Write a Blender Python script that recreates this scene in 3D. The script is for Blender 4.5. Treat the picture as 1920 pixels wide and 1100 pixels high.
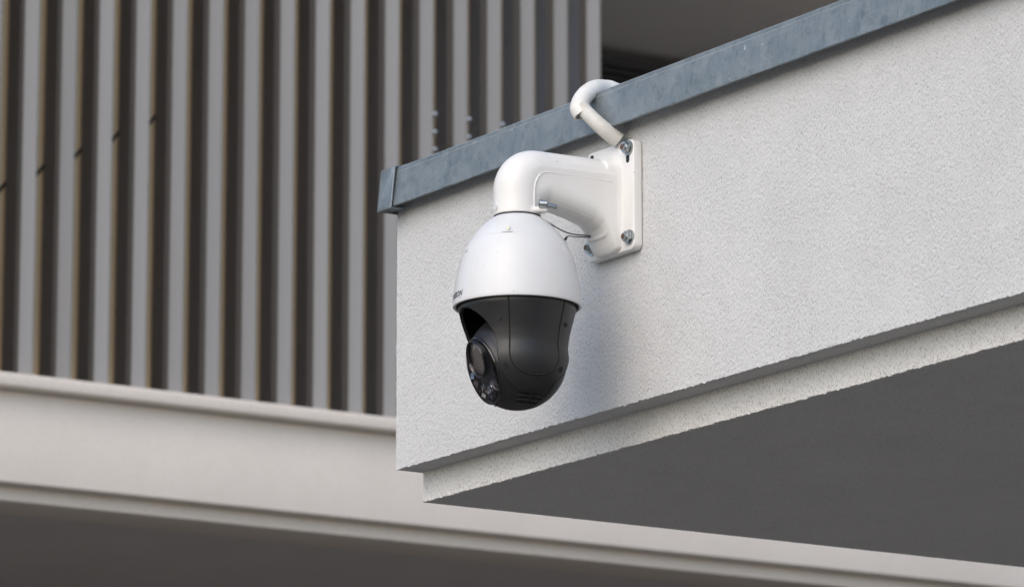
import bpy, bmesh, math, random
import numpy as np
from mathutils import Vector, Matrix
random.seed(7); rng = np.random.default_rng(7)
R = math.radians
scene = bpy.context.scene
col = scene.collection
for o in list(bpy.data.objects): bpy.data.objects.remove(o)

# ------------------------------------------------------------------ camera
cam_data = bpy.data.cameras.new('camera'); cam = bpy.data.objects.new('camera', cam_data); col.objects.link(cam)
cam.location = (0, 0, 1.6); cam.rotation_euler = (R(90 + 12.1303), 0, 0)
cam_data.sensor_width = 36; cam_data.sensor_fit = 'HORIZONTAL'
cam_data.lens = 9473.26 / 1920 * 36
cam_data.clip_start = .1; cam_data.clip_end = 3000
cam_data.dof.use_dof = True; cam_data.dof.focus_distance = 6.62; cam_data.dof.aperture_fstop = 12.0
scene.camera = cam
# ------------------------------------------------------------------ sky and sun (bright overcast)
SUN_AZ, SUN_EL = -152, 37
w = bpy.data.worlds.new('World'); scene.world = w; w.use_nodes = True
nt = w.node_tree
sky = nt.nodes.new('ShaderNodeTexSky'); sky.sky_type = 'NISHITA'; sky.sun_disc = False
sky.sun_elevation = R(SUN_EL); sky.sun_rotation = R(SUN_AZ)
sky.air_density = 1.0; sky.dust_density = 2.1; sky.ozone_density = 1.0
bg = nt.nodes['Background']; bg.inputs['Strength'].default_value = .15
nt.links.new(sky.outputs[0], bg.inputs['Color'])
sd = bpy.data.lights.new('sun', 'SUN'); sd.energy = .72; sd.angle = R(78); sd.color = (1, .975, .945)
sun = bpy.data.objects.new('sun', sd); col.objects.link(sun); sun.location = (-4, -4, 12)
S = Vector((math.sin(R(SUN_AZ)) * math.cos(R(SUN_EL)), math.cos(R(SUN_AZ)) * math.cos(R(SUN_EL)), math.sin(R(SUN_EL))))
sun.rotation_euler = S.to_track_quat('Z', 'Y').to_euler()
vs = scene.view_settings
vs.view_transform = 'Standard'; vs.look = 'None'; vs.gamma = 1; vs.use_curve_mapping = False; vs.exposure = 0.48

# ------------------------------------------------------------------ materials
def mat(name, color, rough=.6, metal=0, spec=.5, coat=0):
    m = bpy.data.materials.new(name); m.use_nodes = True
    b = m.node_tree.nodes['Principled BSDF']
    b.inputs['Base Color'].default_value = (*color, 1); b.inputs['Roughness'].default_value = rough
    b.inputs['Metallic'].default_value = metal; b.inputs['Specular IOR Level'].default_value = spec
    b.inputs['Coat Weight'].default_value = coat
    return m
class N:
    """tiny node helper"""
    def __init__(s, m): s.t = m.node_tree; s.b = s.t.nodes['Principled BSDF']
    def add(s, kind, **kw):
        n = s.t.nodes.new(kind)
        for k, v in kw.items():
            if k in n.inputs: n.inputs[k].default_value = v
            else: setattr(n, k, v)
        return n
    def link(s, a, b): s.t.links.new(a, b)
    def coords(s, scale=(1, 1, 1), rot=(0, 0, 0)):
        c = s.add('ShaderNodeTexCoord'); mp = s.add('ShaderNodeMapping')
        mp.inputs['Scale'].default_value = scale; mp.inputs['Rotation'].default_value = rot
        s.link(c.outputs['Object'], mp.inputs['Vector']); return mp.outputs[0]
    def noise(s, vec, scale, detail=3, rough=.55, dist=0):
        n = s.add('ShaderNodeTexNoise'); s.link(vec, n.inputs['Vector'])
        n.inputs['Scale'].default_value = scale; n.inputs['Detail'].default_value = detail
        n.inputs['Roughness'].default_value = rough; n.inputs['Distortion'].default_value = dist
        return n.outputs['Fac']
    def ramp(s, fac, stops):
        r = s.add('ShaderNodeValToRGB'); e = r.color_ramp.elements
        while len(e) < len(stops): e.new(.5)
        for el, (p, c) in zip(e, stops): el.position = p; el.color = (*c, 1) if len(c) == 3 else c
        s.link(fac, r.inputs[0]); return r.outputs[0]
    def math(s, op, a, b):
        n = s.add('ShaderNodeMath', operation=op)
        for i, v in enumerate((a, b)):
            if isinstance(v, (int, float)): n.inputs[i].default_value = v
            else: s.link(v, n.inputs[i])
        return n.outputs[0]
    def mix(s, fac, a, b, mode='MIX'):
        n = s.add('ShaderNodeMix', data_type='RGBA', blend_type=mode)
        for i, v in ((0, fac), (6, a), (7, b)):
            if isinstance(v, (int, float)): n.inputs[i].default_value = v
            elif isinstance(v, tuple): n.inputs[i].default_value = (*v, 1)
            else: s.link(v, n.inputs[i])
        return n.outputs[2]
    def bump(s, h, strength, dist):
        b = s.add('ShaderNodeBump'); b.inputs['Strength'].default_value = strength; b.inputs['Distance'].default_value = dist
        s.link(h, b.inputs['Height']); s.link(b.outputs[0], s.b.inputs['Normal'])

def plaster(name, base, pit, grain=1.0, bumpd=.0012, pitk=.5):
    m = mat(name, base, .9, spec=.2); n = N(m)
    v = n.coords((1, 1, 1)); vd = n.coords((1.0, 1, .40), (0, R(-36), 0))
    g1 = n.noise(vd, 520 * grain, 1, .5, .25)
    g2 = n.noise(v, 1000 * grain, 1, .5)
    big = n.noise(v, 4, 3, .55); mid = n.noise(v, 24, 3, .6)
    streak = n.noise(n.coords((14, 14, 1.2)), 1.0, 3, .6)
    smooth = n.ramp(n.noise(v, 9, 3, .6), [(.30, (.82, .82, .82)), (.62, (1, 1, 1))])
    h = n.math('ADD', n.math('MULTIPLY', g1, .8), n.math('MULTIPLY', g2, .3))
    pits = n.math('MULTIPLY', n.ramp(g1, [(.31, (1, 1, 1)), (.45, (0, 0, 0))]), smooth)
    speck = n.ramp(n.noise(v, 300 * grain, 1, .5), [(.235, (1, 1, 1)), (.28, (0, 0, 0))])
    c = n.mix(n.ramp(big, [(.3, (0, 0, 0)), (.7, (1, 1, 1))]), tuple(x * .97 for x in base), tuple(min(1, x * 1.03) for x in base))
    c = n.mix(n.math('MULTIPLY', n.ramp(mid, [(.5, (0, 0, 0)), (.8, (1, 1, 1))]), .4), c, tuple(x * q for x, q in zip(base, (.92, .90, .87))))
    c = n.mix(n.math('MULTIPLY', n.ramp(streak, [(.52, (0, 0, 0)), (.78, (1, 1, 1))]), .10), c, tuple(x * q for x, q in zip(base, (.86, .84, .80))))
    c = n.mix(n.math('MULTIPLY', pits, pitk), c, pit)
    c = n.mix(n.math('MULTIPLY', speck, .6), c, tuple(x * .6 for x in pit))
    n.link(c, n.b.inputs['Base Color'])
    h = n.math('MULTIPLY', n.math('SUBTRACT', h, n.math('MULTIPLY', speck, .4)), smooth)
    n.bump(h, 1.0, bumpd)
    return m
M = {}
M['plaster'] = plaster('wall_plaster', (.66, .663, .665), (.28, .28, .28), 1.25, .0026, .62)
M['plaster_low'] = plaster('fascia_plaster', (.77, .765, .75), (.29, .26, .23), 1.15, .0028, .75)
M['soffit'] = plaster('soffit_plaster', (.66, .655, .64), (.40, .39, .38), .8, .0030, .7)
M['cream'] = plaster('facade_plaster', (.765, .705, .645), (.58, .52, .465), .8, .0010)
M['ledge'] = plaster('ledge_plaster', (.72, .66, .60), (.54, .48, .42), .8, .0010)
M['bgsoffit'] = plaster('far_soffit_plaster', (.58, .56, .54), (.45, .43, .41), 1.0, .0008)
M['ceiling'] = plaster('ceiling_plaster', (.72, .67, .60), (.60, .55, .50), 1.0, .0006)
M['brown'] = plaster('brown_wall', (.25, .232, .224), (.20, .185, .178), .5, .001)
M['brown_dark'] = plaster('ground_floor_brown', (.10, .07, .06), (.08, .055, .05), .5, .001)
M['dark'] = mat('dark_frame', (.05, .05, .05), .45)
# slats
m = M['slat'] = mat('slat_paint', (.27, .265, .27), .5); n = N(m)
v = n.coords((30, 30, 2)); n.link(n.mix(n.noise(v, 1.2, 3), (.168, .172, .182), (.212, .214, .222)), n.b.inputs['Base Color'])
oi = n.add('ShaderNodeObjectInfo'); hs = n.add('ShaderNodeHueSaturation'); lk = n.b.inputs['Base Color'].links[0].from_socket
n.link(lk, hs.inputs['Color']); n.link(n.math('ADD', n.math('MULTIPLY', oi.outputs['Random'], .22), .89), hs.inputs['Value']); n.link(hs.outputs[0], n.b.inputs['Base Color'])
m = M['slat_side'] = mat('slat_flank_tan', (.20, .15, .095), .45); n = N(m)  # warm tan base colour for the slat flanks
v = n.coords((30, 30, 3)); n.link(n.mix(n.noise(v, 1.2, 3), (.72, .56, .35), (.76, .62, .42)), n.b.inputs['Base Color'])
M['dull_paint'] = mat('dull_dark_paint', (.075, .070, .070), .5)
# galvanised coping
m = M['zinc'] = mat('galvanised_steel', (.3, .33, .35), .5, .55); n = N(m)
vz = n.coords((150, 40, 26)); vi = n.coords()
st = n.noise(vz, 1.0, 4, .65, 1.2); cl = n.noise(vi, 26, 5, .7, .6); fine = n.noise(vi, 360, 2, .6); dash = n.noise(n.coords((420, 100, 90)), 1.0, 2, .6)
c = n.mix(n.ramp(st, [(.30, (0, 0, 0)), (.70, (1, 1, 1))]), (.170, .203, .224), (.235, .270, .290))
c = n.mix(n.math('MULTIPLY', n.ramp(cl, [(.40, (0, 0, 0)), (.66, (1, 1, 1))]), .65), c, (.305, .342, .360))
c = n.mix(n.math('MULTIPLY', n.ramp(n.noise(vi, 60, 4, .7), [(.36, (1, 1, 1)), (.46, (0, 0, 0))]), .40), c, (.115, .140, .158))
c = n.mix(n.math('MULTIPLY', n.ramp(dash, [(.26, (1, 1, 1)), (.36, (0, 0, 0))]), .6), c, (.075, .095, .112))
c = n.mix(n.math('MULTIPLY', n.ramp(fine, [(.60, (0, 0, 0)), (.75, (1, 1, 1))]), .30), c, (.36, .39, .40))
c = n.mix(n.math('MULTIPLY', n.ramp(n.noise(vi, 75, 3, .6), [(.71, (0, 0, 0)), (.75, (1, 1, 1))]), .7), c, (.60, .62, .61))
n.link(c, n.b.inputs['Base Color'])
n.link(n.ramp(cl, [(.3, (.42, .42, .42)), (.7, (.62, .62, .62))]), n.b.inputs['Roughness'])
n.bump(n.math('ADD', n.math('MULTIPLY', cl, 2.0), n.math('MULTIPLY', fine, .4)), .5, .0006)
m = M['zinc_edge'] = mat('galvanised_edge', (.42, .45, .47), .45, .5)
# white powder coat
m = M['white'] = mat('white_powder_coat', (.80, .79, .775), .34, 0, .5); n = N(m)
vi = n.coords()
c = n.mix(n.ramp(n.noise(vi, 18, 4, .6), [(.35, (0, 0, 0)), (.75, (1, 1, 1))]), (.66, .672, .685), (.635, .64, .64))
c = n.mix(n.math('MULTIPLY', n.ramp(n.noise(vi, 170, 1, .4), [(.785, (0, 0, 0)), (.80, (1, 1, 1))]), .6), c, (.32, .28, .25))
c = n.mix(n.math('MULTIPLY', n.ramp(n.noise(n.coords((60, 60, 5)), 1.0, 4, .6), [(.52, (0, 0, 0)), (.75, (1, 1, 1))]), .35), c, (.63, .605, .565))
n.link(c, n.b.inputs['Base Color']); n.bump(n.noise(vi, 900, 2, .5), .10, .0003)
m = M['cast'] = mat('cream_white_casting', (.77, .75, .72), .36); n = N(m); vi = n.coords()
c = n.mix(n.ramp(n.noise(vi, 22, 4, .6), [(.35, (0, 0, 0)), (.75, (1, 1, 1))]), (.765, .757, .738), (.725, .71, .685))
c = n.mix(n.math('MULTIPLY', n.ramp(n.noise(vi, 170, 1, .4), [(.775, (0, 0, 0)), (.79, (1, 1, 1))]), .6), c, (.32, .28, .25))
n.link(c, n.b.inputs['Base Color']); n.bump(n.noise(vi, 800, 2, .5), .14, .0003)
M['white_dim'] = mat('white_plastic_pipe', (.74, .725, .69), .45)
n = N(M['white_dim']); vi = n.coords()
n.link(n.mix(n.ramp(n.noise(vi, 40, 4, .6), [(.4, (0, 0, 0)), (.75, (1, 1, 1))]), (.76, .75, .72), (.66, .64, .60)), n.b.inputs['Base Color'])
M['pipe_grey'] = mat('weathered_pipe', (.62, .60, .55), .5)
n = N(M['pipe_grey']); vi = n.coords()
n.link(n.mix(n.ramp(n.noise(vi, 45, 4, .6), [(.4, (0, 0, 0)), (.75, (1, 1, 1))]), (.62, .605, .56), (.50, .48, .44)), n.b.inputs['Base Color'])
# black plastic
m = M['black'] = mat('black_plastic', (.022, .023, .026), .42, 0, .42); n = N(m)
vi = n.coords()
c = n.mix(n.ramp(n.noise(vi, 140, 2, .5), [(.77, (0, 0, 0)), (.80, (1, 1, 1))]), (.018, .0185, .020), (.12, .12, .13))
n.link(c, n.b.inputs['Base Color']); n.bump(n.noise(vi, 1500, 2, .5), .25, .0003)
n.link(n.ramp(n.noise(vi, 25, 3), [(.3, (.30, .30, .30)), (.7, (.42, .42, .42))]), n.b.inputs['Roughness'])
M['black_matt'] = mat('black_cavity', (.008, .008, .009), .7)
M['vent'] = mat('vent_rib_plastic', (.030, .030, .033), .4)
M['seam'] = mat('seam_shadow_gap', (.004, .004, .004), .8)
M['gloss'] = mat('black_gloss_bezel', (.010, .010, .012), .10, 0, .6)
M['lens'] = mat('lens_glass', (.16, .135, .115), .12, 0, .9, .6)
M['facet'] = mat('smoked_reflector', (.62, .61, .62), .20, 1)
M['chrome'] = mat('bright_reflector', (.62, .62, .64), .18, 1)
m = M['steel'] = mat('zinc_plated_steel', (.55, .57, .58), .30, 1); n = N(m); vi = n.coords()
n.link(n.mix(n.noise(vi, 160, 3), (.30, .34, .35), (.56, .57, .56)), n.b.inputs['Base Color'])
M['rust'] = mat('rusty_stud_end', (.13, .075, .055), .6, .3)
M['wire'] = mat('dark_steel_wire', (.05, .048, .045), .4, .6)
M['ink'] = mat('printed_lettering', (.02, .02, .025), .5)
m = M['clear'] = bpy.data.materials.new('clear_cover'); m.use_nodes = True
b = m.node_tree.nodes['Principled BSDF']; b.inputs['Base Color'].default_value = (.8, .8, .82, 1)
b.inputs['Transmission Weight'].default_value = 1; b.inputs['Roughness'].default_value = .02; b.inputs['IOR'].default_value = 1.14
m = M['ground'] = mat('pale_paving', (.24, .235, .22), .9); n = N(m); vi = n.coords()
n.link(n.mix(n.noise(vi, 1.5, 6, .6), (.150, .138, .118), (.20, .185, .16)), n.b.inputs['Base Color'])

# ------------------------------------------------------------------ mesh helpers
def link(o): col.objects.link(o); return o
def mesh_obj(name, verts, faces, m, parent=None, smooth=False, scale=1.0, mats=None, midx=None):
    me = bpy.data.meshes.new(name)
    me.from_pydata([tuple(float(c) * scale for c in p) for p in verts], [], faces); me.update()
    for x in (mats or [m]): me.materials.append(x)
    if midx: me.polygons.foreach_set('material_index', midx)
    if smooth: me.polygons.foreach_set('use_smooth', [True] * len(me.polygons))
    o = link(bpy.data.objects.new(name, me)); o.parent = parent
    return o
def fix_normals(o):
    bm = bmesh.new(); bm.from_mesh(o.data); bmesh.ops.recalc_face_normals(bm, faces=bm.faces); bm.to_mesh(o.data); bm.free(); return o
def auto_smooth(o, ang=40):
    bm = bmesh.new(); bm.from_mesh(o.data)
    bmesh.ops.recalc_face_normals(bm, faces=bm.faces)
    for f in bm.faces: f.smooth = True
    for e in bm.edges:
        if len(e.link_faces) != 2 or e.calc_face_angle(0) > R(ang): e.smooth = False
    bm.to_mesh(o.data); bm.free(); return o
def bevel(o, w, seg=2, ang=30):
    bm = bmesh.new(); bm.from_mesh(o.data); bmesh.ops.recalc_face_normals(bm, faces=bm.faces)
    es = [e for e in bm.edges if len(e.link_faces) == 2 and e.calc_face_angle(0) > R(ang)]
    bmesh.ops.bevel(bm, geom=es, offset=w, segments=seg, profile=.5, affect='EDGES', clamp_overlap=True)
    bm.to_mesh(o.data); bm.free(); return auto_smooth(o)
def box(x0, x1, y0, y1, z0, z1):
    v = [(x, y, z) for z in (z0, z1) for y in (y0, y1) for x in (x0, x1)]
    return v, [(0, 2, 3, 1), (4, 5, 7, 6), (0, 1, 5, 4), (1, 3, 7, 5), (3, 2, 6, 7), (2, 0, 4, 6)]
def prism(poly, axis_pts):
    """poly: list of 3d points at start; axis_pts: extrusion vector"""
    k = len(poly); v = [Vector(p) for p in poly] + [Vector(p) + Vector(axis_pts) for p in poly]
    f = [tuple(range(k))[::-1], tuple(range(k, 2 * k))] + [(i, (i + 1) % k, k + (i + 1) % k, k + i) for i in range(k)]
    return v, f
def frame_from(d):
    d = Vector(d).normalized(); a = Vector((0, 0, 1)) if abs(d.z) < .9 else Vector((1, 0, 0))
    x = a.cross(d).normalized(); return x, d.cross(x).normalized(), d
def cyl(p0, p1, r0, r1=None, n=24, cap=True, phase=0):
    r1 = r0 if r1 is None else r1
    p0, p1 = Vector(p0), Vector(p1); x, y, d = frame_from(p1 - p0); v = []
    for p, r in ((p0, r0), (p1, r1)):
        for i in range(n):
            a = 2 * math.pi * i / n + phase; v.append(p + x * r * math.cos(a) + y * r * math.sin(a))
    f = [(i, (i + 1) % n, n + (i + 1) % n, n + i) for i in range(n)]
    if cap: f += [tuple(range(n))[::-1], tuple(range(n, 2 * n))]
    return v, f
def catmull(pts, k=8):
    P = [Vector(p) for p in pts]; P = [P[0] * 2 - P[1]] + P + [P[-1] * 2 - P[-2]]; out = []
    for i in range(1, len(P) - 2):
        a, b, c, d = P[i - 1], P[i], P[i + 1], P[i + 2]
        for j in range(k):
            t = j / k
            out.append(.5 * ((2 * b) + (c - a) * t + (2 * a - 5 * b + 4 * c - d) * t * t + (3 * b - a - 3 * c + d) * t ** 3))
    return out + [P[-2]]
def tube(pts, r, n=16, cap=True):
    pts = [Vector(p) for p in pts]; rr = r if isinstance(r, (list, tuple)) else [r] * len(pts)
    x, y, d = frame_from(pts[1] - pts[0]); v = []; f = []
    for i, p in enumerate(pts):
        t = (pts[min(i + 1, len(pts) - 1)] - pts[max(i - 1, 0)]).normalized()
        x = (x - t * x.dot(t)).normalized(); y = t.cross(x)
        for j in range(n):
            a = 2 * math.pi * j / n; v.append(p + x * rr[i] * math.cos(a) + y * rr[i] * math.sin(a))
    for i in range(len(pts) - 1):
        for j in range(n):
            f.append((i * n + j, i * n + (j + 1) % n, (i + 1) * n + (j + 1) % n, (i + 1) * n + j))
    if cap: f += [tuple(range(n))[::-1], tuple(range((len(pts) - 1) * n, len(pts) * n))]
    return v, f
def lathe(prof, n=96, origin=(0, 0, 0)):
    v = []; f = []
    for r, z in prof:
        for j in range(n):
            a = 2 * math.pi * j / n; v.append((origin[0] + r * math.cos(a), origin[1] + r * math.sin(a), origin[2] + z))
    for i in range(len(prof) - 1):
        for j in range(n): f.append((i * n + j, i * n + (j + 1) % n, (i + 1) * n + (j + 1) % n, (i + 1) * n + j))
    return v, f
def join(*parts):
    V = []; Fc = []
    for v, f in parts:
        o = len(V); V += list(v); Fc += [tuple(i + o for i in q) for q in f]
    return V, Fc
def empty(name, loc=(0, 0, 0), rz=0, label=None, cat=None, group=None):
    o = link(bpy.data.objects.new(name, None)); o.location = loc; o.rotation_euler = (0, 0, rz); o.empty_display_size = .05
    if label: o['label'] = label
    if cat: o['category'] = cat
    if group: o['group'] = group
    return o
def rough_loft(section, xs, jit, edges, jx=0):
    """sheet lofted along x from an open (y, z) section; relief jitter everywhere, more on listed section rows"""
    K = len(section); v = []
    for i, x in enumerate(xs):
        for k, (y, z) in enumerate(section):
            j = jit * (2.2 if k in edges else 1)
            v.append((x + (rng.normal() * jx if i == 0 else 0), y + rng.normal() * j * .6, z + (rng.normal() * j if k in edges else 0)))
    f = [(i * K + k, (i + 1) * K + k, (i + 1) * K + k + 1, i * K + k + 1) for i in range(len(xs) - 1) for k in range(K - 1)]
    return v, f

# ------------------------------------------------------------------ ground
g = mesh_obj('ground', *box(-900, 900, -900, 900, -.5, 0), M['ground']); g['kind'] = 'structure'

# ------------------------------------------------------------------ near balcony (wall frame: x along wall, y inward, z up; unit 0.7 mm)
u = .0007
O = Vector((-0.16331748, 7.01310164, 2.85328971)); RZ = R(-57.2237)
LEN, DEP = 5200, 3600
bal = empty('balcony', O, RZ, 'pale grey rendered balcony slab with metal capped parapet carrying the camera', 'balcony')
xs = [0] + [6 + 5 * i for i in range(420)] + [2300, 2800, 3600, LEN]
zs = [i * 5.4 for i in range(101)]
sec = [(190, -1)] + [(60, 0)] + [(0, 0)] + [(0, z) for z in zs[1:]] + [(0, 600), (190, 602)]
v, f = rough_loft(sec, xs, .36, {2}, .8)
K = len(sec); f.append(tuple(range(K)))
mesh_obj('parapet_wall', v, f, M['plaster'], bal, False, u)
xs2 = [12] + [18 + 5 * i for i in range(420)] + [2300, 2800, 3600, LEN]
sec2 = [(57, 1.5)] + [(57, 1.5 - 6.4 * i) for i in range(1, 10)] + [(57, -62)] + [(66, -62.6)]
v, f = rough_loft(sec2, xs2, .36, {10}, .7)
K = len(sec2)
# end return of the fascia
b0 = len(v); v += [(12, DEP, 1.5), (12, DEP, -62)]; f.append(tuple([*range(K - 1), b0 + 1, b0]))
mesh_obj('lower_fascia', v, f, M['plaster_low'], bal, False, u)
# soffit sheet with a ragged near end
ys = [62 + 5.5 * i for i in range(330)] + [2200, DEP]
v = []; f = []
for i, y in enumerate(ys):
    v += [(12.5 + rng.normal() * 1.0, y, -62.3), (90, y, -62.3), (LEN, y, -62.3)]
f = [(i * 3 + k, (i + 1) * 3 + k, (i + 1) * 3 + k + 1, i * 3 + k + 1) for i in range(len(ys) - 1) for k in range(2)]
mesh_obj('soffit', v, f, M['soffit'], bal, False, u)
mesh_obj('floor_slab', *box(16, LEN, 190, DEP, 2, 120), M['soffit'], bal, scale=u)
# galvanised coping: sloped front fascia with folded top and bottom lips
copz0, copz1 = 531, 611
prof = [(-33, copz0 + 40), (-35, copz0 + 1), (-36, copz0 - 1.5), (-39, copz0), (-39, copz0 + 4), (-31.5, copz1 - 10), (-30.5, copz1 - 9), (-30.5, copz1 - 1), (-28, copz1), (0, copz1 + 2), (215, copz1 + 4), (215, copz0)]
cx = [22] + [40 + 30 * i for i in range(70)] + [3000, LEN]
v = [(x, y + rng.normal() * .35, z + rng.normal() * .35) for x in cx for (y, z) in prof]; K = len(prof)
f = [(i * K + k, (i + 1) * K + k, (i + 1) * K + k + 1, i * K + k + 1) for i in range(len(cx) - 1) for k in range(K - 1)]
cop = mesh_obj('coping', v, f, M['zinc'], bal, False, u); auto_smooth(cop, 18)
# bright folded edges of the coping
mesh_obj('folded_edge', *tube([(x, -30.9 + rng.normal() * .15, copz1 - 9.4 + rng.normal() * .15) for x in cx], .75, 6), M['zinc_edge'], cop, True, u)
mesh_obj('folded_edge', *tube([(x, -28.6, copz1 - .1) for x in cx], .8, 6), M['zinc_edge'], cop, True, u)
# end cap: a sleeve over the coping's end
capp = [(-44, copz0 - 5), (-46, copz0 - 3), (-46, copz0 + 3), (-38.5, copz1 + 2), (-35, copz1 + 5), (5, copz1 + 12), (215, copz1 + 16), (215, copz1 + 12), (5, copz1 + 8), (-33, copz1 + 1),
        (-42, copz0 + 2), (-42, copz0 - 1), (8, copz0 + 2), (8, copz0 - 2)]
capp = [(-44, copz0 - 6), (-46, copz0 - 4), (-45.5, copz0 + 3), (-37.5, copz1 + 1), (-35, copz1 + 4), (-5, copz1 + 9), (-5, copz1 + 6), (-33.5, copz1 + 1), (-42, copz0 + 2), (-42, copz0 - 2.5), (-12, copz0 + 1), (-12, copz0 - 2)]
endc = mesh_obj('end_cap', *prism([(-1, y, z) for y, z in capp], (50, 0, 0)), M['zinc'], cop, False, u); bevel(endc, .0006, 1)
mesh_obj('end_plate', *prism([(-3.2, -46, copz0 - 4), (-3.2, -37.5, copz1 + 1), (-3.2, -35, copz1 + 4), (-3.2, 215, copz1 + 14), (-3.2, 215, copz0 - 4)], (2.2, 0, 0)), M['zinc'], cop, False, u)
mesh_obj('cap_top', *box(-1, 40, -5, 215, copz1 + 10.5, copz1 + 13), M['zinc'], cop, False, u)

# ------------------------------------------------------------------ security camera on its bracket
PX, PZ = 803, 395                                  # plate centre in the wall frame
ptz = empty('security_camera', O + Matrix.Rotation(RZ, 3, 'Z') @ Vector((PX, 0, PZ)) * u, RZ,
            'white and black dome security camera hanging from a wall bracket', 'security camera')
def part(name, vf, m, parent=ptz, smooth=True, ang=40, raw=False):
    """mesh given in wall-frame units, stored relative to the plate centre"""
    v, f = vf
    o = mesh_obj(name, [Vector(p) - Vector((PX, 0, PZ)) for p in v], f, m, parent, smooth, u)
    return o if raw else auto_smooth(o, ang)
def remesh(o, vox, it):
    md = o.modifiers.new('r', 'REMESH'); md.mode = 'VOXEL'; md.voxel_size = vox * u; md.use_smooth_shade = True
    ms = o.modifiers.new('s', 'SMOOTH'); ms.iterations = it; ms.factor = .5
    me = bpy.data.meshes.new_from_object(o.evaluated_get(bpy.context.evaluated_depsgraph_get()))
    o.modifiers.clear(); mt = list(o.data.materials); o.data = me; me.materials.clear()
    for x in mt: me.materials.append(x)
    me.polygons.foreach_set('use_smooth', [True] * len(me.polygons)); return o
# wall plate
def rrect(x0, x1, z0, z1, r, y, n=6):
    out = []
    for cx_, cz_, a0 in ((x1 - r, z1 - r, 0), (x0 + r, z1 - r, 90), (x0 + r, z0 + r, 180), (x1 - r, z0 + r, 270)):
        for i in range(n + 1):
            a = R(a0 + 90 * i / n); out.append((cx_ + r * math.cos(a), y, cz_ + r * math.sin(a)))
    return out
plate = part('wall_plate', prism(rrect(728, 887, 287, 500, 12, -21), (0, 19.5, 0)), M['cast'], raw=True); bevel(plate, .0016, 3)
part('gasket', prism(rrect(731, 879, 290, 497, 9, -1.4), (0, 3.4, 0)), M['black_matt'])
# cast arm
YA = -228
path = [(803, YA, 338), (803, YA, 360), (803, YA, 388)]
for i in range(1, 12):
    a = R(90 * i / 12); path.append((803, YA + 38 - 38 * math.cos(a), 388 + 38 * math.sin(a)))
path += [(803, YA + 38, 426), (803, -150, 427), (803, -60, 428), (803, -16, 428)]
radii = [45, 45, 45] + [45 - .2 * i for i in range(11)] + [43, 42.5, 42.5, 43]
webs = []
low = [(-222, 352), (-205, 353), (-190, 361), (-176, 365), (-158, 360), (-134, 355.5), (-104, 349), (-74, 340), (-58, 331), (-46, 316), (-37, 298), (-30, 288), (-14, 287)]
hi = [(-14, 436), (-205, 432), (-222, 415)]
def web():
    """gusset with a rounded underside: outlines stacked across its width, the lower edge rising towards the flanks"""
    V = []; F_ = []; hs_ = [-43.2, -42, -39, -34, -26, -14, 0, 14, 26, 34, 39, 42, 43.2]; pts = low + hi; k = len(pts)
    for h in hs_:
        q = abs(h) / 43.2
        for i, (y, z) in enumerate(pts):
            if i < len(low):
                near = max(0, min(1, (-14 - y) / 60))
                z = z + (7 + 26 * near) * (1 - math.sqrt(max(0, 1 - q ** 2.6)))
            V.append((803 + h, y, z))
    for a in range(len(hs_) - 1):
        for i in range(k): F_.append((a * k + i, a * k + (i + 1) % k, (a + 1) * k + (i + 1) % k, (a + 1) * k + i))
    return V, F_ + [tuple(range(k))[::-1], tuple(range((len(hs_) - 1) * k, len(hs_) * k))]
def flare_loft():
    V = []; F_ = []; rings = 12
    for i in range(rings + 1):
        t = i / rings; k = (1 - math.sin(t * math.pi / 2)) ; y = -16 - 34 * (1 - math.cos(t * math.pi / 2))
        h = 41 + 12 * k
        q = rrect(803 - h, 803 + h, 291 - 2 * k + 26 * t, 468 + 14 * k, 26, y); V += q; K_ = len(q)
    for i in range(rings):
        for j in range(K_): F_.append((i * K_ + j, i * K_ + (j + 1) % K_, (i + 1) * K_ + (j + 1) % K_, (i + 1) * K_ + j))
    return V, F_ + [tuple(range(K_))[::-1], tuple(range(rings * K_, (rings + 1) * K_))]
flare = flare_loft()
cr, sr = math.cos(RZ), math.sin(RZ)
def D(p):
    X, Y, Zz = p
    return Vector((803 + X * cr + Y * sr, YA - X * sr + Y * cr, Zz))
lug = ([D(p) for p in box(26, 56, -37, -14, 340, 350)[0]], box(0, 1, 0, 1, 0, 1)[1])
arm = part('bracket_arm', join(tube(path, radii, 48), web(), flare, lug), M['cast'], raw=True)
remesh(arm, 1.6, 14)
rib = [(803 + 45.2, -218, 339), (803 + 45.0, -219, 360), (803 + 44.6, -218, 384), (803 + 44, -214, 400), (803 + 43.0, -205, 413), (803 + 42.5, -194, 419), (803 + 42.2, -178, 420.6), (803 + 41.9, -100, 421), (803 + 42.3, -40, 421)]
part('casting_rib', tube(catmull(rib, 6), 1.7, 8), M['cast'], arm)
# joint ring between arm and housing
part('joint_gap', cyl((803, YA, 333), (803, YA, 338.6), 42.6, 43.6, 64), M['black_matt'], arm)
part('clamp_screw', join(cyl(D((41, -38, 354)), D((54, -37, 353.5)), 8.0, n=20), cyl(D((54, -37, 353.5)), D((55.5, -37, 353.4)), 6.4, n=20)), M['steel'], arm)
part('clamp_stud', cyl(D((55, -36, 351)), D((74, -30, 350)), 5.2, 4.6, n=16), M['steel'], arm)
part('screw_socket', cyl(D((40.2, -38, 354)), D((41.2, -38, 354)), 4.2, n=6), M['black_matt'], arm)
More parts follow.
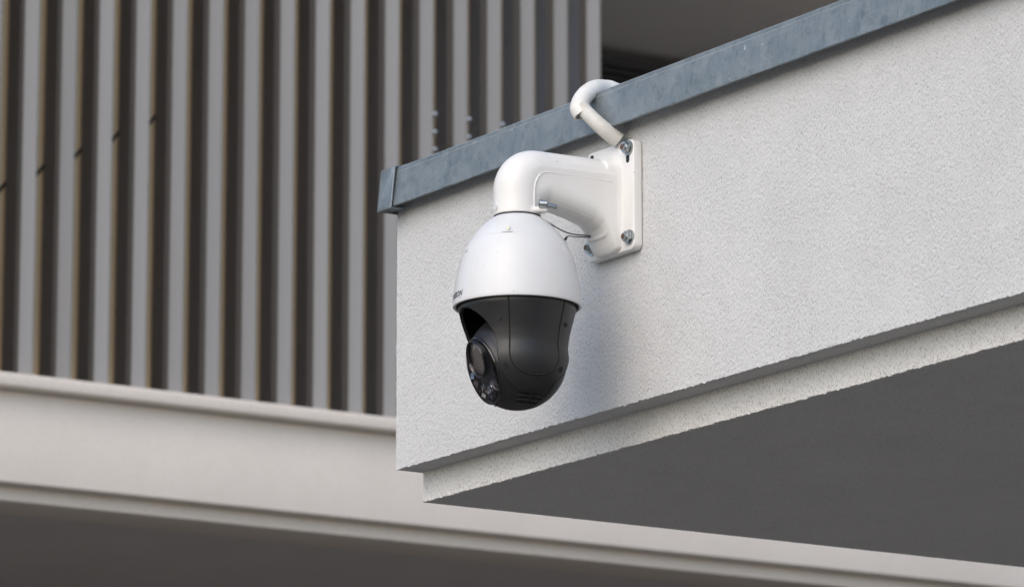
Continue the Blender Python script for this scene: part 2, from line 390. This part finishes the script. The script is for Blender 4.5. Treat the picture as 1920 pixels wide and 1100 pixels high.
# nuts, washers and studs on the plate
def nut(x, z, ang):
    nutp = part('nut', bevel_cyl := cyl((x, -24.2, z), (x, -32.5, z), 11.6, n=6, phase=ang), M['steel'], plate, False)
    nutp.data.materials.clear(); nutp.data.materials.append(M['steel']); bevel(nutp, .0007, 2)
    part('washer', cyl((x, -21, z), (x, -24.1, z), 14.5, n=32), M['steel'], nutp)
    part('stud', cyl((x, -32, z), (x, -37, z), 6.6, 6.2, n=20), M['steel'], nutp)
    part('stud_end', cyl((x, -36.9, z), (x, -37.5, z), 5.2, n=16), M['rust'], nutp)
nut(871, 484, .2); nut(873, 311, .5); nut(746, 313, .9)
part('bolt_slot', prism(rrect(862, 873, 456, 474, 5.4, -21.4), (0, .5, 0)), M['black_matt'], plate)
part('bolt_hole', cyl((746, -20.5, 489), (746, -21.5, 489), 6.0, n=24), M['black_matt'], plate)

# ---- dome (world-aligned units around its vertical axis: X right, Y away, Z = wall-frame height)
def dpart(name, vf, m, parent, smooth=True, ang=40, raw=False):
    return part(name, ([D(p) for p in vf[0]], vf[1]), m, parent, smooth, ang, raw)
hp = [(36, 341), (39, 338.5), (46, 334), (55.5, 327.5), (67, 317.5), (76.5, 307.5), (84.3, 297.5), (90.4, 287.8), (92.1, 287.0), (92.9, 285.4), (94.2, 282.6), (99.8, 270.5), (105.5, 256), (109.8, 240), (113.6, 223), (116.4, 207), (118.2, 193), (119.4, 181), (120.0, 172), (120.3, 165.2),
      (119.9, 163.8), (118.7, 163.2), (116.4, 163.4), (115.4, 164.6), (115.0, 172), (113.5, 182)]
def smooth_prof(p, k=4): return [(q.x, q.z) for q in catmull([(r, 0, z) for r, z in p], k)]
hpf = smooth_prof(hp[:8], 4)[:-1] + hp[7:11] + smooth_prof(hp[10:19], 4)[1:] + hp[19:]
housing = dpart('housing', lathe(hpf, 144), M['white'], ptz, True, 55)
dpart('inner_rim', lathe([(115.3, 168), (106, 169), (104, 173)], 96), M['black_matt'], housing)
AZ = R(-68)                                         # azimuth the lens looks to (clockwise from 'towards the viewer', i.e. -Y)
def pol(az, r, z): return (r * math.sin(az), -r * math.cos(az), z)
# scoop with a captive screw on the shoulder
def on_shoulder(az, z):
    for (r0, z0), (r1, z1) in zip(hpf, hpf[1:]):
        if z1 <= z <= z0: return r0 + (r1 - r0) * (z0 - z) / max(1e-6, z0 - z1)
    return 80
saz = R(-11.5); c = Vector(pol(saz, 1, 0)); tv = Vector((math.cos(saz), math.sin(saz), 0)); up = Vector((0, 0, 1))
scoop = [c * 83.5 + up * 289.5 - tv * 19, c * 90.2 + up * 289.3 - tv * 10, c * 92.2 + up * 289.2, c * 90.2 + up * 289.3 + tv * 10, c * 83.5 + up * 289.5 + tv * 19, c * 79.0 + up * 304 + tv * 8, c * 79.5 + up * 307, c * 79.0 + up * 304 - tv * 8]
cc = c * 62 + up * 292
vv = scoop + [cc]
dpart('screw_recess', (vv, [(0, 1, 7), (1, 2, 7), (2, 6, 7), (2, 5, 6), (2, 3, 5), (3, 4, 5), (0, 8, 1), (1, 8, 2), (2, 8, 3), (3, 8, 4), (4, 8, 5), (5, 8, 6), (6, 8, 7), (7, 8, 0)]), M['white'], housing, True, 12)
dpart('captive_screw', join(cyl(c * 80 + up * 297.5, c * 89.0 + up * 296.6, 3.8, n=14), cyl(c * 88.5 + up * 296.6, c * 90.5 + up * 296.4, 4.0, n=14)), M['steel'], housing)
a2 = R(-66); c2 = Vector(pol(a2, 1, 0))
dpart('captive_screw', cyl(c2 * 98 + up * 266, c2 * 103.5 + up * 268, 6, n=16), M['white'], housing)
# plug on the arm collar
part('screw_plug', ([D(p) for p in cyl(Vector(pol(R(-62), 43, 352)), Vector(pol(R(-62), 47.2, 352)), 7.5, 6.6, 20)[0]], cyl((0, 0, 0), (0, 0, 1), 1, n=20)[1]), M['white'], arm)
# printed lettering wrapped on the housing
def lettering(text, az_end, zc, height):
    cu = bpy.data.curves.new('t', 'FONT'); cu.body = text; cu.size = 1; cu.shear = .25; cu.resolution_u = 3; cu.offset = .012
    to = link(bpy.data.objects.new('t', cu)); bpy.context.view_layer.update()
    me = bpy.data.meshes.new_from_object(to.evaluated_get(bpy.context.evaluated_depsgraph_get()))
    bpy.data.objects.remove(to)
    P = [Vector(q.co) for q in me.vertices]; F = [tuple(q.vertices) for q in me.polygons]
    x1 = max(p.x for p in P); y1 = max(p.y for p in P); s = height / y1; out = []
    for p in P:
        z = zc + (p.y - y1 / 2) * s
        r = on_shoulder(0, z) + .5; az = az_end + (p.x - x1) * s * .95 / r
        out.append(pol(az, r, z))
    o = dpart('lettering', (out, F), M['ink'], housing, False, raw=True)
lettering('HIKVISION', R(-58.0), 180.5, 11.0)

# ---- yoke: outer shell whose lower edge follows the tilt opening
BZ, BR = 63.2, 93.0
rp = [(172, 110.5), (157, 110), (140, 105.5), (125, 101.5), (110, 98), (95, 95.6), (84, 94.6), (74, 96), (63.2, 97.5)]
def r_yoke(z):
    if z <= BZ: return math.sqrt(max(0, 97.5 ** 2 - (z - BZ) ** 2))
    for (z0, r0), (z1, r1) in zip(rp, rp[1:]):
        if z1 <= z <= z0: return r0 + (r1 - r0) * (z0 - z) / (z0 - z1)
    return rp[0][1]
edge = [(0, 157), (12, 153), (22, 143), (32, 127), (40, 107), (44.0, 90), (45.6, 74), (46.4, 58), (48, 38), (52, 21), (58, 9), (68, -2), (80, -7), (92, -6), (104, -1), (114, 5), (124, 14), (134, 27), (145, 50), (156, 82), (166, 96), (180, 100)]
ex = np.array([e[0] for e in edge]); ez = np.array([e[1] for e in edge])
def z_edge(phi):
    phi = abs((phi + 180) % 360 - 180); return float(np.interp(phi, ex, ez))
phis = sorted(set([*np.arange(0, 40, 2.0), *np.arange(40, 60, .5), *np.arange(60, 181, 2.0)])); phis = phis + [360 - p for p in reversed(phis[1:-1])]
rows = 40; outer = []; inner = []
for ph in phis:
    z1 = z_edge(ph)
    # smooth the edge a little
    z1 = np.mean([z_edge(ph + d_) for d_ in (-1.5, -.75, 0, .75, 1.5)])
    for i in range(rows + 1):
        z = 172 + (z1 - 172) * (i / rows)
        r = r_yoke(z); ri = r - 6 if z > BZ else math.sqrt(max(1, 94.4 ** 2 - (z - BZ) ** 2))
        outer.append(pol(AZ + R(ph), r, z)); inner.append(pol(AZ + R(ph), ri, z))
V = outer + inner; n0 = len(outer); P_ = len(phis); F_ = []
for j in range(P_):
    k = (j + 1) % P_
    for i in range(rows):
        a, b_, c_, d_ = j * (rows + 1) + i, k * (rows + 1) + i, k * (rows + 1) + i + 1, j * (rows + 1) + i + 1
        F_.append((a, b_, c_, d_)); F_.append((n0 + a, n0 + d_, n0 + c_, n0 + b_))
    a, b_ = j * (rows + 1) + rows, k * (rows + 1) + rows
    F_.append((a, b_, n0 + b_, n0 + a))
yoke = dpart('yoke', (V, F_), M['black'], ptz, True, 50)
edge_line = [pol(AZ + R(ph), (r_yoke(z_edge(ph)) if z_edge(ph) > BZ else 97.5 * math.cos(math.asin((z_edge(ph) - BZ) / 97.5))) - 1.6, z_edge(ph) - .8) for ph in phis]
dpart('yoke_edge_gap', tube(edge_line + edge_line[:1], 1.4, 6, False), M['seam'], yoke)
def on_yoke(ph, z, d_=0): return pol(AZ + R(ph), r_yoke(z) + d_, z)
for side in (1, -1):
    up_ = [(90 - 30.5, z) for z in np.linspace(168, 70, 16)]
    arc = []
    for t in np.linspace(0, 180, 22)[1:-1]:
        arc.append((90 - 30.5 * math.cos(R(t)), 62 - 41 * math.sin(R(t)) ** .85))
    dn = [(90 + 30.5, z) for z in np.linspace(70, 168, 16)]
    line = [on_yoke(side * ph, z, -.2) for ph, z in up_ + arc + dn]
    dpart('panel_seam', tube(line, 1.7, 6), M['seam'], yoke)
    for ph, z in ((49, 127), (131, 124), (54.5, 36), (127, 37)):
        p = Vector(on_yoke(side * ph, z, .35)); q = Vector(on_yoke(side * ph, z, -1.5)); nrm = Vector((p.x, p.y, (z - BZ) * (1 if z < BZ else 0))).normalized()
        sc = dpart('screw', lathe_ring := cyl(p - nrm * 2, p, 6.2, n=18), M['black_matt'], yoke)
        dpart('screw_well', cyl(p, p + nrm * .3, 5.3, n=14), M['seam'], sc)

# ---- tilting ball with the lens window
Fv = Vector(pol(AZ, 1, 0)); T = R(20)
Nv = Fv * math.cos(T) - up * math.sin(T); Uv = up * math.cos(T) + Fv * math.sin(T); Sv = Uv.cross(Nv)
B0 = Vector((0, 0, BZ))
def face_pt(s, t, h): return B0 + Sv * s + Uv * t + Nv * h
DF = 70.0; RF = 64.0
prof = [(63.0, 71.0), (65.2, 69.6)] + [(math.sin(a) * BR, math.cos(a) * BR) for a in np.linspace(math.asin(66.4 / BR), math.pi, 40)]
n_ = 96; V = []; F_ = []
for r, h in prof:
    for j in range(n_):
        a = 2 * math.pi * j / n_; V.append(face_pt(r * math.cos(a), r * math.sin(a), h))
for i in range(len(prof) - 1):
    for j in range(n_): F_.append((i * n_ + j, i * n_ + (j + 1) % n_, (i + 1) * n_ + (j + 1) % n_, (i + 1) * n_ + j))
ball = dpart('camera_ball', (V, F_), M['black'], ptz, True, 50)
def disc(prof_, n=72, cs=0, ct=0, sx=1, sy=1):
    V = []; F_ = []
    for r, h in prof_:
        for j in range(n):
            a = 2 * math.pi * j / n; V.append(face_pt(cs + r * sx * math.cos(a), ct + r * sy * math.sin(a), h))
    for i in range(len(prof_) - 1):
        for j in range(n): F_.append((i * n + j, i * n + (j + 1) % n, (i + 1) * n + (j + 1) % n, (i + 1) * n + j))
    return V, F_
def ring(name, prof_, m, parent, cs=0, ct=0, cap=True, n=72, ang=30):
    V, F_ = disc(prof_, n, cs, ct)
    if cap: F_.append(tuple(range((len(prof_) - 1) * n, len(prof_) * n)))
    return dpart(name, (V, F_), m, parent, True, ang)
ring('window_bezel', [(RF + 1.0, DF - 1.5), (RF + 1.2, DF + 2), (RF - .2, DF + 4.2), (RF - 2.6, DF + 4.2), (RF - 3.6, DF + 1.0)], M['gloss'], ball, cap=False)
back = ring('window_back', [(RF - 3, DF + 1.2), (.5, DF + 1.2)], M['gloss'], ball)
# lens barrel in the upper half of the window
LT = 24.5
ring('lens_barrel', [(36.5, DF - 2), (36.5, DF + 9), (35.3, DF + 10.4), (33.6, DF + 10.4), (32.4, DF + 8.6), (31.5, DF + 3)], M['gloss'], ball, 0, LT, False)
ring('lens_ring', [(34.9, DF + 10.5), (34.6, DF + 11.1), (34.2, DF + 10.5)], M['gloss'], ball, 0, LT, False)
lr = 31.8
ring('lens', [(lr * math.sin(a), DF + 2.2 + 5.0 * (math.cos(a) - math.cos(R(85)))) for a in np.linspace(R(85), .02, 14)], M['lens'], ball, 0, LT, True, 64, 60)
# infrared lamp cups and dividing ribs below
for s_, t_, r_ in ((-21, -29, 8.5), (1, -36, 8.0), (22, -29, 8.5)):
    cup = ring('infrared_lamp', [(r_, DF + 3.2), (r_ - 1, DF + 3.6), (r_ * .62, DF + 1.8), (r_ * .45, DF + 1.6)], M['chrome'], ball, s_, t_, False, 28, 25)
    ring('lamp_core', [(r_ * .45, DF + 1.6), (r_ * .3, DF + 3.0), (.4, DF + 3.4)], M['lens'], cup, s_, t_, True, 20, 60)
fr = random.Random(5)
for ring_r, a0, a1, cnt, wd in ((51, -205, 25, 13, 13), (40, -150, -30, 6, 12)):
    for i in range(cnt):
        a = R(a0 + (a1 - a0) * (i + .5) / cnt + fr.uniform(-3, 3)); rr = ring_r + fr.uniform(-2, 2)
        cs_, ct_ = rr * math.cos(a), rr * math.sin(a) + (3 if ring_r < 45 else 0)
        if ring_r < 45: ct_ -= 4
        e1 = Vector((math.cos(a), math.sin(a))); e2 = Vector((-e1.y, e1.x)); hw, hh = wd * fr.uniform(.35, .5), ring_r * R(abs(a1 - a0) / cnt) * .40
        ta, tb = fr.uniform(-.8, .8), fr.uniform(-.8, .8); top = []
        for p_, q_ in ((-1, -1), (1, -.8), (1, .8), (-1, 1)):
            o2 = e1 * p_ * hw + e2 * q_ * hh
            top.append(face_pt(cs_ + o2.x, ct_ + o2.y, DF + 3.2 + ta * p_ * 3 + tb * q_ * 3))
        V, F_ = prism(top, Nv * -1.6)
        dpart('reflector_facet', (V, F_), M['facet'] if fr.random() < .6 else M['gloss'], ball, False, 20)
# clear domed cover, pierced by the lens barrel
ring('clear_cover', [(RF - 2.0, DF + 4.0), (RF - 3.0, DF + 5.6), (RF - 12, DF + 7.0), (20, DF + 8.2), (.5, DF + 8.4), (.5, DF + 7.4), (20, DF + 7.2), (RF - 12, DF + 6.0), (RF - 3.5, DF + 4.2)], M['clear'], ball, 0, 0, True, 72, 60)
dpart('window_tab', join(cyl(face_pt(0, -RF + 2, DF - 4), face_pt(0, -RF - 4, DF + 2), 5, 2.5, 14)), M['black'], ball)
# cooling slots low on the ball's flank
for side in (1,):
    for row in range(3):
        for cidx in range(2):
            az0 = AZ + R(90 + (-10 if cidx == 0 else 24)); z = BZ - 73 - row * 6.0
            r = math.sqrt(BR ** 2 - (z - BZ) ** 2) + .15
            pts = [pol(az0 + R(t), r, z) for t in np.linspace(-14, 14, 8)]
            dpart('vent_rib', tube([pol(az0 + R(t), r - .6, z - 3.0) for t in np.linspace(-14, 14, 8)], 1.3, 6), M['vent'], ball)
            dpart('vent_slot', tube(pts, 2.2, 6), M['seam'], ball)
meridian = [pol(AZ + R(128), math.sqrt(BR ** 2 - (z - BZ) ** 2) - .1, z) for z in np.linspace(20, BZ - 90, 18)]
dpart('ball_seam', tube(meridian, .8, 6), M['seam'], ball)

# safety wires from the collar to the wall plate
w1 = [D(pol(R(62), 44, 335)), D(pol(R(75), 62, 322)), (812, -120, 318.5), (790, -60, 325), (768, -34, 331)]
part('safety_wire', tube(catmull(w1, 8), 1.3, 6), M['wire'])
w2 = [D(pol(R(78), 90, 290)), D(pol(R(80), 97, 297)), (806, -96, 315), (784, -52, 324), (768, -33, 330)]
part('safety_wire', tube(catmull(w2, 8), 1.2, 6), M['wire'])
part('wire_ferrule', cyl(D(pol(R(78), 88, 286)), D(pol(R(79), 94, 294)), 2.6, n=10), M['wire'])

# ------------------------------------------------------------------ cable conduit over the coping
con = empty('cable_conduit', O + Matrix.Rotation(RZ, 3, 'Z') @ Vector((PX, -40, 520)) * u, RZ,
            'white plastic cable conduit bent over the galvanised coping above the camera bracket', 'conduit')
def cpart(name, vf, m, parent=con, ang=50):
    o = mesh_obj(name, [Vector(p) - Vector((PX, -40, 520)) for p in vf[0]], vf[1], m, parent, True, u); return auto_smooth(o, ang)
bend = catmull([(745, 22, 630), (749, 0, 629), (757, -22, 623), (765, -45, 609), (772, -62, 592), (777, -70, 576), (783, -66, 561)], 8)
nb = len(bend)
Vb, Fb = tube(bend, [18.4 if i < 3 else 17.4 if i < nb - 12 else 17.4 + min(1.6, (i - nb + 12) * .35) for i in range(nb)], 28, False)
Vi, Fi = tube(bend, 15.6, 28, False)
k0 = len(Vb); last = (nb - 1) * 28
Fr = [(last + j, last + (j + 1) % 28, k0 + last + (j + 1) % 28, k0 + last + j) for j in range(28)] + [(j, (j + 1) % 28, k0 + (j + 1) % 28, k0 + j) for j in range(28)]
elb = cpart('elbow_pipe', (Vb + Vi, Fb + [tuple(i + k0 for i in q[::-1]) for q in Fi] + Fr), M['white_dim'])
cpart('pipe_throat', tube(bend[-18:-5], 15.0, 20), M['black_matt'], elb)
cpart('socket_pipe', tube(catmull([(731, 130, 631), (738, 60, 630.5), (746, 14, 630)], 6), 14.2, 24), M['white_dim'])
cpart('socket_collar', tube([(741, 44, 630.5), (745, 20, 630), (746.5, 12, 629.8)], [15.6, 18.6, 18.2], 28), M['white_dim'])
lowp = catmull([(784, -71, 578), (793, -64, 563), (809, -59, 546.5), (826, -47, 526.5), (837, -20, 505)], 6)
cpart('straight_pipe', tube(lowp, [13.6 + .08 * i for i in range(len(lowp))], 28), M['pipe_grey'])

# ------------------------------------------------------------------ far building (facade frame in metres: x along facade, y inward, z up)
OB = Vector((-1.11663351, 10.8587782, 3.51585851)); RB = R(32.7763)
far = empty('apartment_building', OB, RB, 'cream rendered apartment building behind with ledge and shadowed loggia', 'building')
def fpart(name, vf, m, bev=0, sub=None):
    o = mesh_obj(name, *vf, m, sub or far)
    if bev: bevel(o, bev, 2)
    return o
X0, X1 = -2.6, 6.5
fpart('parapet', box(X0, X1, 0, .20, 0, .2045), M['cream'], .004)
fpart('ledge', box(X0, X1, -.042, .34, .2052, .2355), M['ledge'], .005)
fpart('lower_fascia', box(X0, X1, .040, .20, -.0335, -.0005), M['ledge'], .003)
# soffit sheet under the slab, slab behind it, ground-floor wall far inside
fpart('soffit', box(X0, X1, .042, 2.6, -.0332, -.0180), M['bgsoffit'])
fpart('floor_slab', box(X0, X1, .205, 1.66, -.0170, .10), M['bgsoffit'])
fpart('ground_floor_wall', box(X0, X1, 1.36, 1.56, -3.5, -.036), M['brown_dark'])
ZC = 1.704
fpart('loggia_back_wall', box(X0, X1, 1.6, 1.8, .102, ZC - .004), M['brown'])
fpart('loggia_ceiling', box(X0, X1, .02, 1.6, ZC, ZC + .04), M['ceiling'])
fpart('upper_slab', box(X0, X1, .0, 1.9, ZC + .041, ZC + .40), M['cream'])
fpart('loggia_end_wall', box(X0, X0 + .15, .36, 1.59, .24, ZC - .004), M['cream'])
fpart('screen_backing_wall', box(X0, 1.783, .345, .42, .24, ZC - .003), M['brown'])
# dark glazed doors at the back of the loggia, seen beside the screen
gx = 2.56
for k in range(4):
    x0 = gx + k * 1.0
    dr = fpart('glazed_door', box(x0, x0 + .96, 1.54, 1.598, .30, 1.655), M['dark'], .004)
    fpart('door_pane', box(x0 + .08, x0 + .88, 1.53, 1.5385, .40, 1.575), M['gloss'], 0, dr)
    for zz in (1.648, 1.628, 1.608, 1.588): fpart('louvre_bar', box(x0, x0 + .96, 1.512, 1.5245, zz - .005, zz + .004), M['dull_paint'], 0, dr)
    fpart('door_rail', box(x0, x0 + .96, 1.525, 1.5395, 1.600, 1.612), M['dark'], 0, dr)

# ------------------------------------------------------------------ vertical slat screen
scr = empty('slat_screen', OB + Matrix.Rotation(RB, 3, 'Z') @ Vector((0, 0, .236)), RB,
            'screen of upright grey metal slats standing on the cream ledge', 'screen')
SW, SDp, SP, S0 = .0325, .125, .09392, .0383
ang = -RB - R(1.85)                       # blades stand turned out of the facade
ca, sa = math.cos(ang), math.sin(ang)
H = ZC - .24
sv = [(x * ca - y * sa, x * sa + y * ca, z) for (x, y, z) in box(0, SW, 0, SDp, 0, H)[0]]
sf = box(0, 1, 0, 1, 0, 1)[1]
slat_me = None
strip_o = mesh_obj('gap_strip', [(x * ca - y * sa, x * sa + y * ca, z) for (x, y, z) in box(-.019, -.0004, .070, .074, .001, H - .001)[0]], sf, M['dull_paint'], None); strip_me = strip_o.data; bpy.data.objects.remove(strip_o)  # strip added to give each gap its light-to-dark gradient
for k in range(-13, 17):
    if slat_me is None:
        s0 = mesh_obj('slat', sv, sf, None, scr, mats=[M['slat'], M['slat_side']], midx=[0, 0, 0, 1, 0, 1]); slat_me = s0.data
        bevel(s0, .0012, 1); s = s0
    else:
        s = link(bpy.data.objects.new('slat', slat_me)); s.parent = scr
    s.location = (S0 + SP * k, .002, 0)
    fl = link(bpy.data.objects.new('gap_strip', strip_me)); fl.parent = s
    def on_side(d_, z0, hx=0):           # point on the slat's right flank, d_ metres behind its front
        x, y = SW + hx, d_
        return Vector((x * ca - y * sa, x * sa + y * ca, z0))
    if -2 <= k <= 3:                      # dark inclined strip across the flank
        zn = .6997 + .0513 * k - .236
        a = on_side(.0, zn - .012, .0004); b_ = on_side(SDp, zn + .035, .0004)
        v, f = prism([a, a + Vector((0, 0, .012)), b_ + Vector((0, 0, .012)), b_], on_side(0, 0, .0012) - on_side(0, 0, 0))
        mesh_obj('flank_strip', v, f, M['black_matt'], s)
    if k >= 11:
        for zb in (.9730, .9300, .8880, .846):
            p = on_side(.012, zb - .236); q = on_side(.012, zb - .236, .009)
            bo = mesh_obj('bolt', *cyl(p, q, .0075, .006, 12), M['steel'], s); auto_smooth(bo)
